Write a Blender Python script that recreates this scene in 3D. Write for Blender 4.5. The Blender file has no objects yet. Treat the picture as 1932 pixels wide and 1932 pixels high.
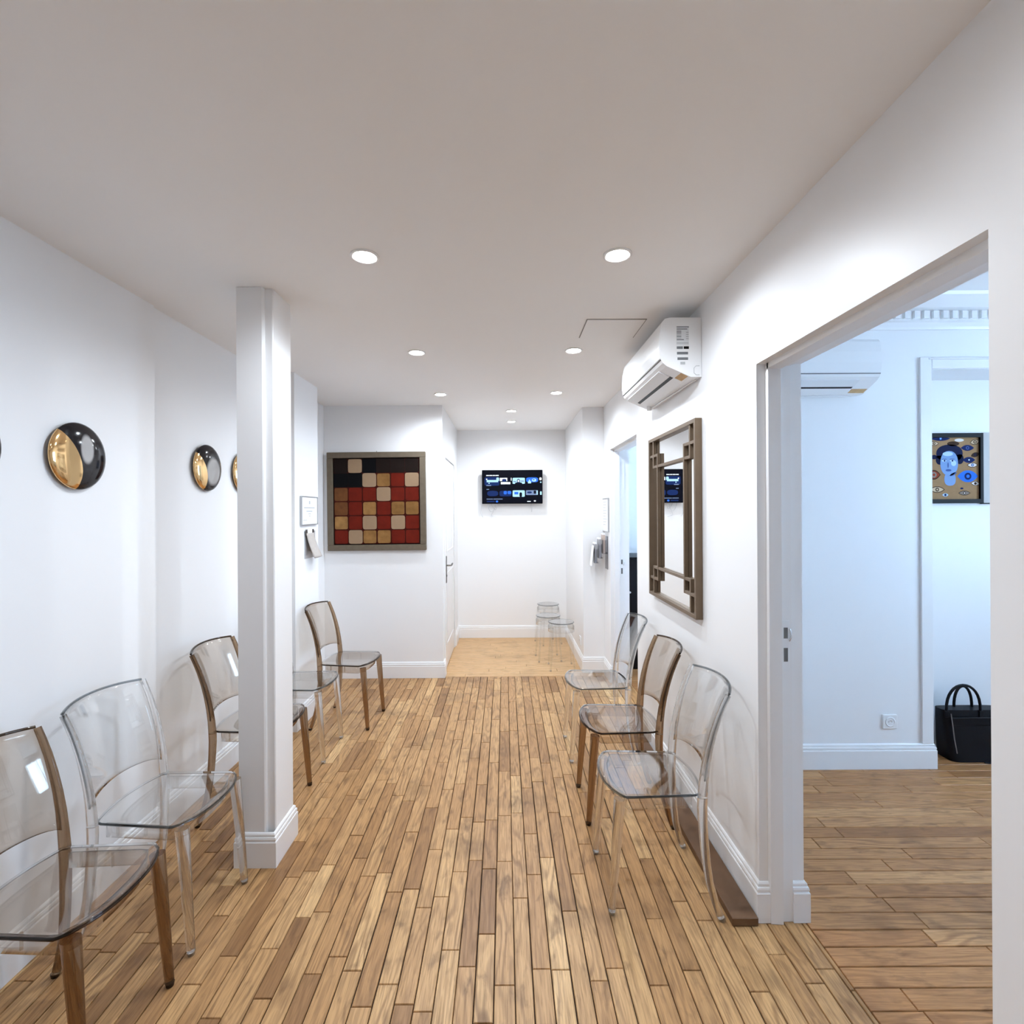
import bpy, math, random
from mathutils import Vector, Matrix
R = math.radians
S = bpy.context.scene
COL = S.collection
random.seed(7)

# ------------------------------------------------------------------ camera, sky, exposure
PW = 1932.0
FPX, VPX, VPY = 940.0, 952.0, 964.0
cam_d = bpy.data.cameras.new('camera')
cam_d.sensor_fit = 'HORIZONTAL'
cam_d.sensor_width = 36.0
cam_d.lens = 36.0 * FPX / PW
cam_d.shift_x = (PW / 2 - VPX) / PW
cam_d.shift_y = (VPY - PW / 2) / PW
cam_d.clip_start = 0.02
cam = bpy.data.objects.new('camera', cam_d)
cam.location = (0, 0, 1.52)
cam.rotation_euler = (R(90), R(0.33), 0)
COL.objects.link(cam)
S.camera = cam

world = bpy.data.worlds.new('daylight')
S.world = world
world.use_nodes = True
wb = world.node_tree.nodes['Background']
wb.inputs[0].default_value = (0.50, 0.71, 1.0, 1)
wb.inputs[1].default_value = 14.0

SPOT_W = 27.0
S.view_settings.view_transform = 'Standard'
S.view_settings.look = 'None'
S.view_settings.exposure = 0.47
S.view_settings.gamma = 1.0
S.view_settings.use_curve_mapping = False
cy = S.cycles
cy.max_bounces = 8
cy.diffuse_bounces = 5
cy.glossy_bounces = 4
cy.transmission_bounces = 8
cy.transparent_max_bounces = 32
cy.use_adaptive_sampling = True
cy.adaptive_threshold = 0.06
cy.use_light_tree = False
cy.caustics_reflective = False
cy.caustics_refractive = False
cy.sample_clamp_indirect = 6.0
cy.use_denoising = True


def portal(loc, rot, sx, sy):
    d = bpy.data.lights.new('window_portal', 'AREA')
    d.shape = 'RECTANGLE'
    d.size, d.size_y = sx, sy
    d.cycles.is_portal = True
    o = bpy.data.objects.new('window_portal', d)
    o.location, o.rotation_euler = loc, rot
    COL.objects.link(o)


portal((4.32, 1.5, 1.65), (0, R(90), 0), 1.5, 1.4)
portal((3.02, 4.25, 1.65), (0, R(90), 0), 1.5, 1.1)


# ------------------------------------------------------------------ helpers
def tag(o, label=None, cat=None, group=None, kind=None):
    if label: o['label'] = label
    if cat: o['category'] = cat
    if group: o['group'] = group
    if kind: o['kind'] = kind
    return o


def empty(name, loc=(0, 0, 0), rz=0.0):
    o = bpy.data.objects.new(name, None)
    o.empty_display_size = 0.1
    o.location = loc
    o.rotation_euler = (0, 0, rz)
    COL.objects.link(o)
    return o


class MB:
    def __init__(s):
        s.v, s.f, s.m, s.sm = [], [], [], []

    def add(s, vs, fs, m=0, smooth=False):
        b = len(s.v)
        s.v += [tuple(p) for p in vs]
        for f in fs:
            s.f.append(tuple(b + i for i in f))
            s.m.append(m)
            s.sm.append(smooth)
        return s

    def box(s, x0, x1, y0, y1, z0, z1, m=0, bev=0.0):
        if bev <= 0:
            vs = [(x0, y0, z0), (x1, y0, z0), (x1, y1, z0), (x0, y1, z0), (x0, y0, z1), (x1, y0, z1), (x1, y1, z1), (x0, y1, z1)]
            fs = [(0, 3, 2, 1), (4, 5, 6, 7), (0, 1, 5, 4), (1, 2, 6, 5), (2, 3, 7, 6), (3, 0, 4, 7)]
            return s.add(vs, fs, m)
        b = bev
        rings = [(b, z0), (0, z0 + b), (0, z1 - b), (b, z1)]
        vs = []
        for ins, z in rings:
            X0, X1, Y0, Y1 = x0 + ins, x1 - ins, y0 + ins, y1 - ins
            c = b * 0.7
            vs += [(X0 + c, Y0, z), (X1 - c, Y0, z), (X1, Y0 + c, z), (X1, Y1 - c, z), (X1 - c, Y1, z), (X0 + c, Y1, z), (X0, Y1 - c, z), (X0, Y0 + c, z)]
        fs = [tuple(range(7, -1, -1)), tuple(range(24, 32))]
        for r in range(3):
            for i in range(8):
                j = (i + 1) % 8
                fs.append((r * 8 + i, r * 8 + j, r * 8 + 8 + j, r * 8 + 8 + i))
        return s.add(vs, fs, m)

    def prism(s, poly, axis, a0, a1, m=0, smooth=False):
        """poly: 2-D outline, extruded along axis from a0 to a1 (x: poly=(y,z); y: (x,z); z: (x,y))"""
        n = len(poly)
        def P(p, a):
            return {'x': (a, p[0], p[1]), 'y': (p[0], a, p[1]), 'z': (p[0], p[1], a)}[axis]
        vs = [P(p, a0) for p in poly] + [P(p, a1) for p in poly]
        s.add(vs, [(i, (i + 1) % n, n + (i + 1) % n, n + i) for i in range(n)], m, smooth)
        s.add(vs, [tuple(range(n - 1, -1, -1)), tuple(range(n, 2 * n))], m)
        return s

    def tube(s, pts, radii, n=12, m=0, cap=True, sq=1.0):
        """round or squashed tube through 3-D points; radii scalar or list or list of (ra, rb)"""
        pts = [Vector(p) for p in pts]
        if not isinstance(radii, (list, tuple)):
            radii = [radii] * len(pts)
        vs = []
        prev = None
        for i, p in enumerate(pts):
            t = (pts[min(i + 1, len(pts) - 1)] - pts[max(i - 1, 0)]).normalized()
            if prev is None:
                u = Vector((1, 0, 0)) if abs(t.x) < 0.8 else Vector((0, 1, 0))
            else:
                u = prev
            u = (u - t * u.dot(t)).normalized()
            w = t.cross(u)
            prev = u
            r = radii[i]
            ra, rb = (r, r) if not isinstance(r, (list, tuple)) else r
            for k in range(n):
                a = 2 * math.pi * k / n
                ca, sa = math.cos(a), math.sin(a)
                if sq != 1.0:
                    ca = math.copysign(abs(ca) ** sq, ca)
                    sa = math.copysign(abs(sa) ** sq, sa)
                vs.append(p + u * (ra * ca) + w * (rb * sa))
        fs = []
        for i in range(len(pts) - 1):
            for k in range(n):
                k2 = (k + 1) % n
                fs.append((i * n + k, i * n + k2, (i + 1) * n + k2, (i + 1) * n + k))
        s.add(vs, fs, m, True)
        if cap:
            e = (len(pts) - 1) * n
            s.add(vs, [tuple(range(n - 1, -1, -1)), tuple(range(e, e + n))], m)
        return s

    def lathe(s, prof, n=32, m=0, axis='z'):
        vs = []
        for r, z in prof:
            for k in range(n):
                a = 2 * math.pi * k / n
                c, q = r * math.cos(a), r * math.sin(a)
                vs.append((c, q, z) if axis == 'z' else (c, z, q))
        fs = []
        for i in range(len(prof) - 1):
            for k in range(n):
                k2 = (k + 1) % n
                f = (i * n + k, i * n + k2, (i + 1) * n + k2, (i + 1) * n + k)
                fs.append(f if axis == 'z' else f[::-1])
        return s.add(vs, fs, m, True)

    def sheet(s, fn, nu, nv, th_dir, m=0, me=1):
        """closed thin solid: fn(i/nu, j/nv) -> point, th_dir(u, v) -> thickness offset; rim faces use material me"""
        A, B = [], []
        for j in range(nv + 1):
            for i in range(nu + 1):
                u, v = i / nu, j / nv
                p = Vector(fn(u, v))
                d = Vector(th_dir(u, v)) * 0.5
                A.append(p + d)
                B.append(p - d)
        N = len(A)
        W = nu + 1
        fs = []
        for j in range(nv):
            for i in range(nu):
                a = j * W + i
                fs.append((a, a + 1, a + W + 1, a + W))
                fs.append((N + a, N + a + W, N + a + W + 1, N + a + 1))
        s.add(A + B, fs, m, True)
        rim = [i for i in range(nu)] + [nu + j * W for j in range(nv)] + [nv * W + i for i in range(nu, 0, -1)] + [j * W for j in range(nv, 0, -1)]
        rf = []
        for q in range(len(rim)):
            a, b = rim[q], rim[(q + 1) % len(rim)]
            rf.append((a, N + a, N + b, b))
        s.add(A + B, rf, me, True)
        return s

    def mesh(s, name, mats):
        me = bpy.data.meshes.new(name)
        me.from_pydata(s.v, [], s.f)
        for mt in mats:
            me.materials.append(mt)
        me.polygons.foreach_set('material_index', s.m)
        me.polygons.foreach_set('use_smooth', s.sm)
        me.update()
        return me

    def build(s, name, mats, parent=None, loc=None):
        if not isinstance(mats, (list, tuple)):
            mats = [mats]
        o = bpy.data.objects.new(name, s.mesh(name, mats))
        COL.objects.link(o)
        if parent is not None:
            o.parent = parent
        if loc:
            o.location = loc
        return o


def copy_tree(o, parent=None):
    c = o.copy()
    COL.objects.link(c)
    c.parent = parent
    for ch in list(o.children):
        copy_tree(ch, c)
    return c


def fix_normals(o):
    import bmesh
    bm = bmesh.new()
    bm.from_mesh(o.data)
    bmesh.ops.remove_doubles(bm, verts=bm.verts, dist=1e-5)
    bmesh.ops.recalc_face_normals(bm, faces=bm.faces)
    bm.to_mesh(o.data)
    bm.free()
    return o


# ------------------------------------------------------------------ materials
def pmat(name, col, rough=0.5, metal=0.0, spec=0.5, bump=0.0, bscale=200.0, var=0.0, vscale=8.0, coat=0.0, emit=None, es=0.0):
    m = bpy.data.materials.new(name)
    m.use_nodes = True
    nt = m.node_tree
    b = nt.nodes['Principled BSDF']
    b.inputs['Base Color'].default_value = (*col, 1)
    b.inputs['Roughness'].default_value = rough
    b.inputs['Metallic'].default_value = metal
    b.inputs['Specular IOR Level'].default_value = spec
    b.inputs['Coat Weight'].default_value = coat
    if emit:
        b.inputs['Emission Color'].default_value = (*emit, 1)
        b.inputs['Emission Strength'].default_value = es
    tc = nt.nodes.new('ShaderNodeTexCoord')
    if bump > 0:
        n = nt.nodes.new('ShaderNodeTexNoise')
        n.inputs['Scale'].default_value = bscale
        n.inputs['Detail'].default_value = 3
        nt.links.new(tc.outputs['Object'], n.inputs['Vector'])
        bp = nt.nodes.new('ShaderNodeBump')
        bp.inputs['Strength'].default_value = bump
        bp.inputs['Distance'].default_value = 0.002
        nt.links.new(n.outputs['Fac'], bp.inputs['Height'])
        nt.links.new(bp.outputs['Normal'], b.inputs['Normal'])
    if var > 0:
        n = nt.nodes.new('ShaderNodeTexNoise')
        n.inputs['Scale'].default_value = vscale
        n.inputs['Detail'].default_value = 5
        nt.links.new(tc.outputs['Object'], n.inputs['Vector'])
        mx = nt.nodes.new('ShaderNodeMix')
        mx.data_type = 'RGBA'
        mx.inputs['A'].default_value = (*[c * (1 - var) for c in col], 1)
        mx.inputs['B'].default_value = (*[min(1, c * (1 + var)) for c in col], 1)
        nt.links.new(n.outputs['Fac'], mx.inputs['Factor'])
        nt.links.new(mx.outputs['Result'], b.inputs['Base Color'])
    return m


def clear_sheet(name, tint, gloss=1.0):
    """thin moulded plastic: tinted pass-through plus Fresnel gloss"""
    m = bpy.data.materials.new(name)
    m.use_nodes = True
    nt = m.node_tree
    nt.nodes.clear()
    out = nt.nodes.new('ShaderNodeOutputMaterial')
    tr = nt.nodes.new('ShaderNodeBsdfTransparent')
    tr.inputs['Color'].default_value = (*tint, 1)
    gl = nt.nodes.new('ShaderNodeBsdfGlossy')
    gl.inputs['Roughness'].default_value = 0.03
    geo = nt.nodes.new('ShaderNodeNewGeometry')
    ior = nt.nodes.new('ShaderNodeMapRange')
    ior.inputs['From Min'].default_value = 0
    ior.inputs['From Max'].default_value = 1
    ior.inputs['To Min'].default_value = 1.49
    ior.inputs['To Max'].default_value = 1 / 1.49
    nt.links.new(geo.outputs['Backfacing'], ior.inputs['Value'])
    fr = nt.nodes.new('ShaderNodeFresnel')
    nt.links.new(ior.outputs['Result'], fr.inputs['IOR'])
    mul = nt.nodes.new('ShaderNodeMath')
    mul.operation = 'MULTIPLY'
    mul.inputs[1].default_value = gloss
    nt.links.new(fr.outputs[0], mul.inputs[0])
    mix = nt.nodes.new('ShaderNodeMixShader')
    nt.links.new(mul.outputs[0], mix.inputs[0])
    nt.links.new(tr.outputs[0], mix.inputs[1])
    nt.links.new(gl.outputs[0], mix.inputs[2])
    nt.links.new(mix.outputs[0], out.inputs[0])
    return m


def solid_clear(name, tint, pass_through=0.4, thru=None):
    """thick moulded plastic: refraction, part of the light simply passing through"""
    m = bpy.data.materials.new(name)
    m.use_nodes = True
    nt = m.node_tree
    b = nt.nodes['Principled BSDF']
    b.inputs['Base Color'].default_value = (*tint, 1)
    b.inputs['Roughness'].default_value = 0.03
    b.inputs['IOR'].default_value = 1.45
    b.inputs['Transmission Weight'].default_value = 1.0
    tr = nt.nodes.new('ShaderNodeBsdfTransparent')
    tr.inputs['Color'].default_value = (*(thru or tint), 1)
    mix = nt.nodes.new('ShaderNodeMixShader')
    mix.inputs[0].default_value = pass_through
    nt.links.new(b.outputs[0], mix.inputs[1])
    nt.links.new(tr.outputs[0], mix.inputs[2])
    nt.links.new(mix.outputs[0], nt.nodes['Material Output'].inputs[0])
    return m


def wood_mat(name, axis, c_dark, c_mid, c_light, rough=0.38):
    m = bpy.data.materials.new(name)
    m.use_nodes = True
    nt = m.node_tree
    L = nt.links.new
    b = nt.nodes['Principled BSDF']
    geo = nt.nodes.new('ShaderNodeNewGeometry')
    at = nt.nodes.new('ShaderNodeAttribute')
    at.attribute_name = 'tone'
    off = nt.nodes.new('ShaderNodeVectorMath')
    off.operation = 'MULTIPLY_ADD'
    off.inputs[1].default_value = (37.0, 53.0, 91.0)
    L(at.outputs['Color'], off.inputs[0])
    L(geo.outputs['Position'], off.inputs[2])

    def mapped(sc):
        mp = nt.nodes.new('ShaderNodeMapping')
        mp.inputs['Scale'].default_value = sc if axis == 'y' else (sc[1], sc[0], sc[2])
        L(off.outputs[0], mp.inputs['Vector'])
        return mp.outputs[0]

    def noise(vec, scale, detail, dist=0.0):
        n = nt.nodes.new('ShaderNodeTexNoise')
        n.inputs['Scale'].default_value = scale
        n.inputs['Detail'].default_value = detail
        n.inputs['Distortion'].default_value = dist
        L(vec, n.inputs['Vector'])
        return n.outputs['Fac']

    def mixc(fac, a, bb, mode='MIX'):
        mx = nt.nodes.new('ShaderNodeMix')
        mx.data_type = 'RGBA'
        mx.blend_type = mode
        if isinstance(fac, float): mx.inputs['Factor'].default_value = fac
        else: L(fac, mx.inputs['Factor'])
        for key, val in (('A', a), ('B', bb)):
            if isinstance(val, tuple): mx.inputs[key].default_value = (*val, 1)
            else: L(val, mx.inputs[key])
        return mx.outputs['Result']

    def ramp(fac, lo, hi, a=0.0, bb=1.0):
        r = nt.nodes.new('ShaderNodeMapRange')
        r.inputs['From Min'].default_value = lo
        r.inputs['From Max'].default_value = hi
        r.inputs['To Min'].default_value = a
        r.inputs['To Max'].default_value = bb
        L(fac, r.inputs['Value'])
        return r.outputs['Result']

    cr = nt.nodes.new('ShaderNodeValToRGB')
    e = cr.color_ramp.elements
    e[0].position, e[0].color = 0.0, (*c_dark, 1)
    e[1].position, e[1].color = 1.0, (*c_light, 1)
    k = e.new(0.35)
    k.color = (*c_mid, 1)
    k2 = e.new(0.8)
    k2.color = (*[(p + q) / 2 for p, q in zip(c_mid, c_light)], 1)
    L(at.outputs['Fac'], cr.inputs[0])
    fine = noise(mapped((60, 3, 1)), 3.2, 4, 0.6)
    rings = nt.nodes.new('ShaderNodeTexWave')
    rings.wave_type = 'BANDS'
    rings.bands_direction = 'X' if axis == 'y' else 'Y'
    rings.inputs['Scale'].default_value = 1.0
    rings.inputs['Distortion'].default_value = 22.0
    rings.inputs['Detail'].default_value = 1.0
    rings.inputs['Detail Scale'].default_value = 1.3
    L(mapped((9, 1.6, 1)), rings.inputs['Vector'])
    blot = noise(mapped((15, 6.0, 1)), 1.6, 4, 0.4)
    fade = noise(mapped((5, 2.0, 1)), 1.5, 2)
    stain = noise(geo.outputs['Position'], 3.0, 4)
    c = mixc(ramp(fine, 0.40, 0.75, 0.0, 0.55), cr.outputs[0], tuple(x * 0.62 for x in c_dark))
    lines = nt.nodes.new('ShaderNodeMath')
    lines.operation = 'MULTIPLY'
    L(ramp(rings.outputs['Fac'], 0.45, 1.0, 0.0, 1.0), lines.inputs[0])
    L(ramp(fade, 0.38, 0.68, 0.12, 0.62), lines.inputs[1])
    c = mixc(lines.outputs[0], c, tuple(x * 0.85 for x in c_dark))
    c = mixc(ramp(blot, 0.56, 0.74, 0.0, 0.62), c, tuple(x * 0.55 for x in c_dark))
    c = mixc(ramp(stain, 0.56, 0.74, 0.0, 0.55), c, tuple(x * 0.5 for x in c_dark))
    b.inputs['Specular IOR Level'].default_value = 0.32
    L(c, b.inputs['Base Color'])
    L(ramp(fine, 0.3, 0.8, rough - 0.06, rough + 0.14), b.inputs['Roughness'])
    bp = nt.nodes.new('ShaderNodeBump')
    bp.inputs['Strength'].default_value = 0.25
    bp.inputs['Distance'].default_value = 0.002
    L(fine, bp.inputs['Height'])
    L(bp.outputs[0], b.inputs['Normal'])
    return m


WALL = pmat('white_wall_paint', (0.86, 0.86, 0.865), 0.40, spec=0.4)
CEIL = pmat('white_ceiling_paint', (0.90, 0.885, 0.87), 0.85)
TRIM = pmat('white_gloss_trim', (0.85, 0.845, 0.845), 0.3, spec=0.5, bump=0.02, bscale=120)
SUB = pmat('dark_joint', (0.018, 0.010, 0.006), 0.9)
OAK = wood_mat('worn_oak', 'y', (0.20, 0.092, 0.035), (0.49, 0.265, 0.108), (0.76, 0.48, 0.225))
OAKX = wood_mat('brown_oak', 'x', (0.27, 0.112, 0.038), (0.46, 0.215, 0.080), (0.62, 0.325, 0.136))
PALE = wood_mat('pale_oak', 'x', (0.55, 0.32, 0.14), (0.66, 0.40, 0.19), (0.76, 0.50, 0.26), 0.35)
BLACK = pmat('black_gloss', (0.004, 0.004, 0.005), 0.4, spec=.2)
PLASTIC = pmat('white_plastic', (0.85, 0.855, 0.86), 0.28)
CLEAR_S = clear_sheet('clear_sheet', (0.975, 0.98, 0.98), 1.8)
CLEAR_E = clear_sheet('clear_sheet_edge', (0.62, 0.65, 0.67), 1.0)
CLEAR_T = solid_clear('clear_solid', (0.97, 0.97, 0.97), 0.25, (0.95, 0.955, 0.96))
SMOKE_S = clear_sheet('smoke_sheet', (0.865, 0.82, 0.77), 1.7)
SMOKE_E = clear_sheet('smoke_sheet_edge', (0.30, 0.23, 0.17), 1.0)
SMOKE_T = solid_clear('smoke_solid', (0.46, 0.33, 0.22), 0.30, (0.50, 0.37, 0.25))
GOLD = pmat('gold_lustre', (0.85, 0.58, 0.30), 0.12, 1.0)
CHROME = pmat('chrome', (0.75, 0.75, 0.76), 0.15, 1.0)
STEEL = pmat('dark_steel', (0.20, 0.19, 0.18), 0.35, 1.0)
GLASS = clear_sheet('window_glass', (0.96, 0.98, 0.98), 1.0)


def flat(name, col, rough=0.6, **k):
    return pmat(name, col, rough, **k)


# ------------------------------------------------------------------ setting
XR, XW, XL, XL2 = 0.935, 1.10, -1.635, -1.65     # right wall face, its far face, left wall faces
ZC, ZC2, ZD = 2.49, 2.74, 2.058                  # hall ceiling, side room ceiling, door heads
D1 = (0.96, 1.845)
D2 = (3.52, 4.405)
YB, YT, YR = 4.555, 5.985, 4.68                  # painting wall, screen wall, right return
XA0, XA1 = -0.565, 0.735                         # alcove sides


def struct(name, mb, mat, parent=None):
    o = mb.build(name, mat, parent)
    if parent is None:
        o['kind'] = 'structure'
    return o


T = 0.12
struct('wall_left', MB().box(XL - T, XL, -1.6, 2.33, 0, ZC), WALL)
struct('wall_left_far', MB().box(XL2 - T, XL2, 2.33, 4.70, 0, ZC), WALL)
struct('wall_pier', MB().box(XL2, -1.455, 3.455, 3.885, 0, ZC), WALL)
struct('wall_back', MB().box(XL2, XA0, YB, YB + T, 0, ZC).box(XA0 - T, XA0, YB + T, 4.72, 0, ZC).box(XA0 - T, XA0, 5.56, YT, 0, ZC).box(XA0 - T, XA0, 4.72, 5.56, 2.03, ZC).box(XA0 - T, XA0 - .045, 4.72, 5.56, 0, 2.03), WALL)  # last box is an added backing, stops daylight leaking round the door leaf
struct('wall_alcove_back', MB().box(XA0 - T, XA1 + T, YT, YT + T, 0, ZC), WALL)
struct('wall_alcove_right', MB().box(XA1, XA1 + T, YR, YT, 0, ZC).box(XA1 + T, XW, YR, YR + T, 0, ZC), WALL)
w = MB()
w.box(XR, XW, -1.6, D1[0], 0, ZC2).box(XR, XW, D1[1], D2[0], 0, ZC2).box(XR, XW, D2[1], YR, 0, ZC2)
w.box(XR, XW, D1[0], D1[1], ZD, ZC2).box(XR, XW, D2[0], D2[1], ZD, ZC2)
struct('wall_right', w, WALL)
struct('wall_front', MB().box(XL - T, XW, -1.6 - T, -1.6, 0, ZC), WALL)
struct('ceiling', MB().box(XL2 - T, XR, -1.6 - T, YT + T, ZC, ZC + 0.1), CEIL)

# side room behind the near doorway
YS = 2.92
NX0, NX1, YN, ZN = 2.50, 3.70, 3.17, 2.335
w = MB()
w.box(XW, NX0, YS, YS + 0.28, 0, ZC2).box(NX0, NX1, YS, YS + 0.28, ZN, ZC2).box(NX1, 4.3, YS, YS + 0.28, 0, ZC2)
w.box(NX0, NX1, YN, YS + 0.28, 0, ZN)
struct('wall_side_room_back', w, WALL)
struct('wall_side_room_front', MB().box(XW, 4.3, -0.92, -0.8, 0, ZC2), WALL)
w = MB()
WY0, WY1, WZ0, WZ1 = 0.8, 2.2, 0.9, 2.4
w.box(4.3, 4.42, -0.92, WY0, 0, ZC2).box(4.3, 4.42, WY1, YS + 0.28, 0, ZC2).box(4.3, 4.42, WY0, WY1, 0, WZ0).box(4.3, 4.42, WY0, WY1, WZ1, ZC2)
struct('wall_side_room_right', w, WALL)
struct('ceiling_side_room', MB().box(XR, 4.42, -0.92, 5.4, ZC2, ZC2 + 0.1), CEIL)
# room behind the far doorway
struct('wall_far_room_back', MB().box(XW, 3.1, 5.25, 5.37, 0, ZC2), WALL)
w = MB()
w.box(2.98, 3.10, YS + 0.28, 3.7, 0, ZC2).box(2.98, 3.10, 4.8, 5.25, 0, ZC2).box(2.98, 3.10, 3.7, 4.8, 0, 0.9).box(2.98, 3.10, 3.7, 4.8, 2.4, ZC2)
struct('wall_far_room_right', w, WALL)
struct('wall_far_room_left', MB().box(XW - 0.02, XW, YR + T, 5.25, 0, ZC2), WALL)


def window(name, x0, x1, y0, y1, z0, z1, along):
    root = tag(empty(name, ((x0 + x1) / 2, (y0 + y1) / 2, z0)), kind='structure')
    cx, cyy = (x0 + x1) / 2, (y0 + y1) / 2
    hw = ((x1 - x0) if along == 'x' else (y1 - y0)) / 2
    h = z1 - z0
    def B(a0, a1, b0, b1, zz0, zz1):
        m = MB()
        return m.box(a0, a1, b0, b1, zz0, zz1) if along == 'x' else m.box(b0, b1, a0, a1, zz0, zz1)
    for a0, a1, zz0, zz1 in ((-hw, -hw + .05, 0, h), (hw - .05, hw, 0, h), (-hw + .05, hw - .05, 0, .05), (-hw + .05, hw - .05, h - .05, h), (-.03, .03, .05, h - .05)):
        B(a0, a1, -.03, .03, zz0, zz1).build('window_frame', TRIM, root)
    for a0, a1 in ((-hw + .05, -.03), (.03, hw - .05)):
        B(a0, a1, -.003, .003, .05, h - .05).build('pane', GLASS, root)


window('window_1', 4.3, 4.42, WY0, WY1, WZ0, WZ1, 'y')
window('window_2', 2.98, 3.10, 3.7, 4.8, 0.9, 2.4, 'y')

# cornice with dentils in the side room
cor = MB()
prof = [(YS, 2.565), (YS - .012, 2.565), (YS - .016, 2.58), (YS - .016, 2.605), (YS - .03, 2.612), (YS - .034, 2.665), (YS - .06, 2.675), (YS - .09, 2.70), (YS - .12, 2.725), (YS - .13, 2.74), (YS, 2.74)]
cor.prism(prof, 'x', XW, 4.3)
co = struct('trim_1', cor, TRIM)
dent = MB().box(0, .032, YS - .05, YS - .028, 2.618, 2.660).mesh('dentil', [TRIM])
for i in range(22):
    d = bpy.data.objects.new('dentil', dent)
    COL.objects.link(d)
    d.parent = co
    d.location = (2.15 + i * 0.055, 0, 0)


# skirting boards
BP = [(0, 0), (.016, 0), (.016, .106), (.0145, .109), (.011, .110), (.011, .113), (.0135, .1145), (.014, .120), (.012, .127), (.0075, .128), (.0075, .1315), (.009, .133), (.008, .139), (.004, .144), (0, .145)]


def skirting(name, pts, closed=False):
    P = [Vector(p) for p in pts]
    n = len(P)
    segs = n if closed else n - 1
    nr = []
    for i in range(segs):
        d = (P[(i + 1) % n] - P[i]).normalized()
        nr.append(Vector((-d.y, d.x)))
    mb = MB()
    rows = []
    for i in range(n):
        if closed: a, b = nr[(i - 1) % n], nr[i]
        else: a, b = nr[max(i - 1, 0)], nr[min(i, segs - 1)]
        mt = (a + b) / (1 + a.dot(b))
        rows.append([(P[i].x + mt.x * d, P[i].y + mt.y * d, z + 0.0005) for d, z in BP])
    k = len(BP)
    vs = [p for r in rows for p in r]
    fs = []
    for i in range(segs):
        j = (i + 1) % n
        for q in range(k - 1):
            fs.append((i * k + q, j * k + q, j * k + q + 1, i * k + q + 1))
    if not closed:
        fs += [tuple(range(k)), tuple((n - 1) * k + q for q in range(k - 1, -1, -1))]
    mb.add(vs, fs)
    return struct(name, mb, TRIM)


skirting('baseboard_right', [(.968, D1[1]), (XR, D1[1]), (XR, D2[0]), (.968, D2[0])])
skirting('baseboard_right_near', [(XR, -1.6), (XR, D1[0]), (.968, D1[0])])
skirting('baseboard_alcove', [(.968, D2[1]), (XR, D2[1]), (XR, YR), (XA1, YR), (XA1, YT), (XA0, YT), (XA0, 5.625)])
skirting('baseboard_left', [(XA0, 4.655), (XA0, YB), (XL2, YB), (XL2, 3.885), (-1.455, 3.885), (-1.455, 3.455), (XL2, 3.455), (XL2, 2.33), (XL, 2.33), (XL, -1.6), (XR, -1.6)])
skirting('baseboard_side_room', [(NX0, 3.16), (NX0, YS), (XW, YS), (XW, D1[1]), (1.054, D1[1])])
skirting('baseboard_side_room_near', [(1.054, D1[0]), (XW, D1[0]), (XW, -0.8)])

# square column standing near the left wall
pil = tag(empty('column', (-1.07, 2.24, 0)), 'white square floor-to-ceiling column with a stepped corner and moulded base', 'column')
def rel(mb, o):
    ox, oy, oz = o.location
    mb.v = [(x - ox, y - oy, z - oz) for x, y, z in mb.v]
    return mb
PX0, PX1, PY0, PY1 = -1.149, -1.000, 2.142, 2.338
m_ = MB().prism([(PX0, PY0), (-1.040, PY0), (-1.035, PY0 + .004), (-1.035, PY0 + .020), (PX1 - .004, PY0 + .020), (PX1, PY0 + .024), (PX1, PY1), (PX0, PY1)], 'z', 0, ZC - .001)
rel(m_, pil).build('shaft', WALL, pil)
sk = skirting('base_moulding', [(PX1, PY0), (PX0, PY0), (PX0, PY1), (PX1, PY1)], True)
del sk['kind']
sk.data.transform(Matrix.Translation(-pil.location))
sk.parent = pil


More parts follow.
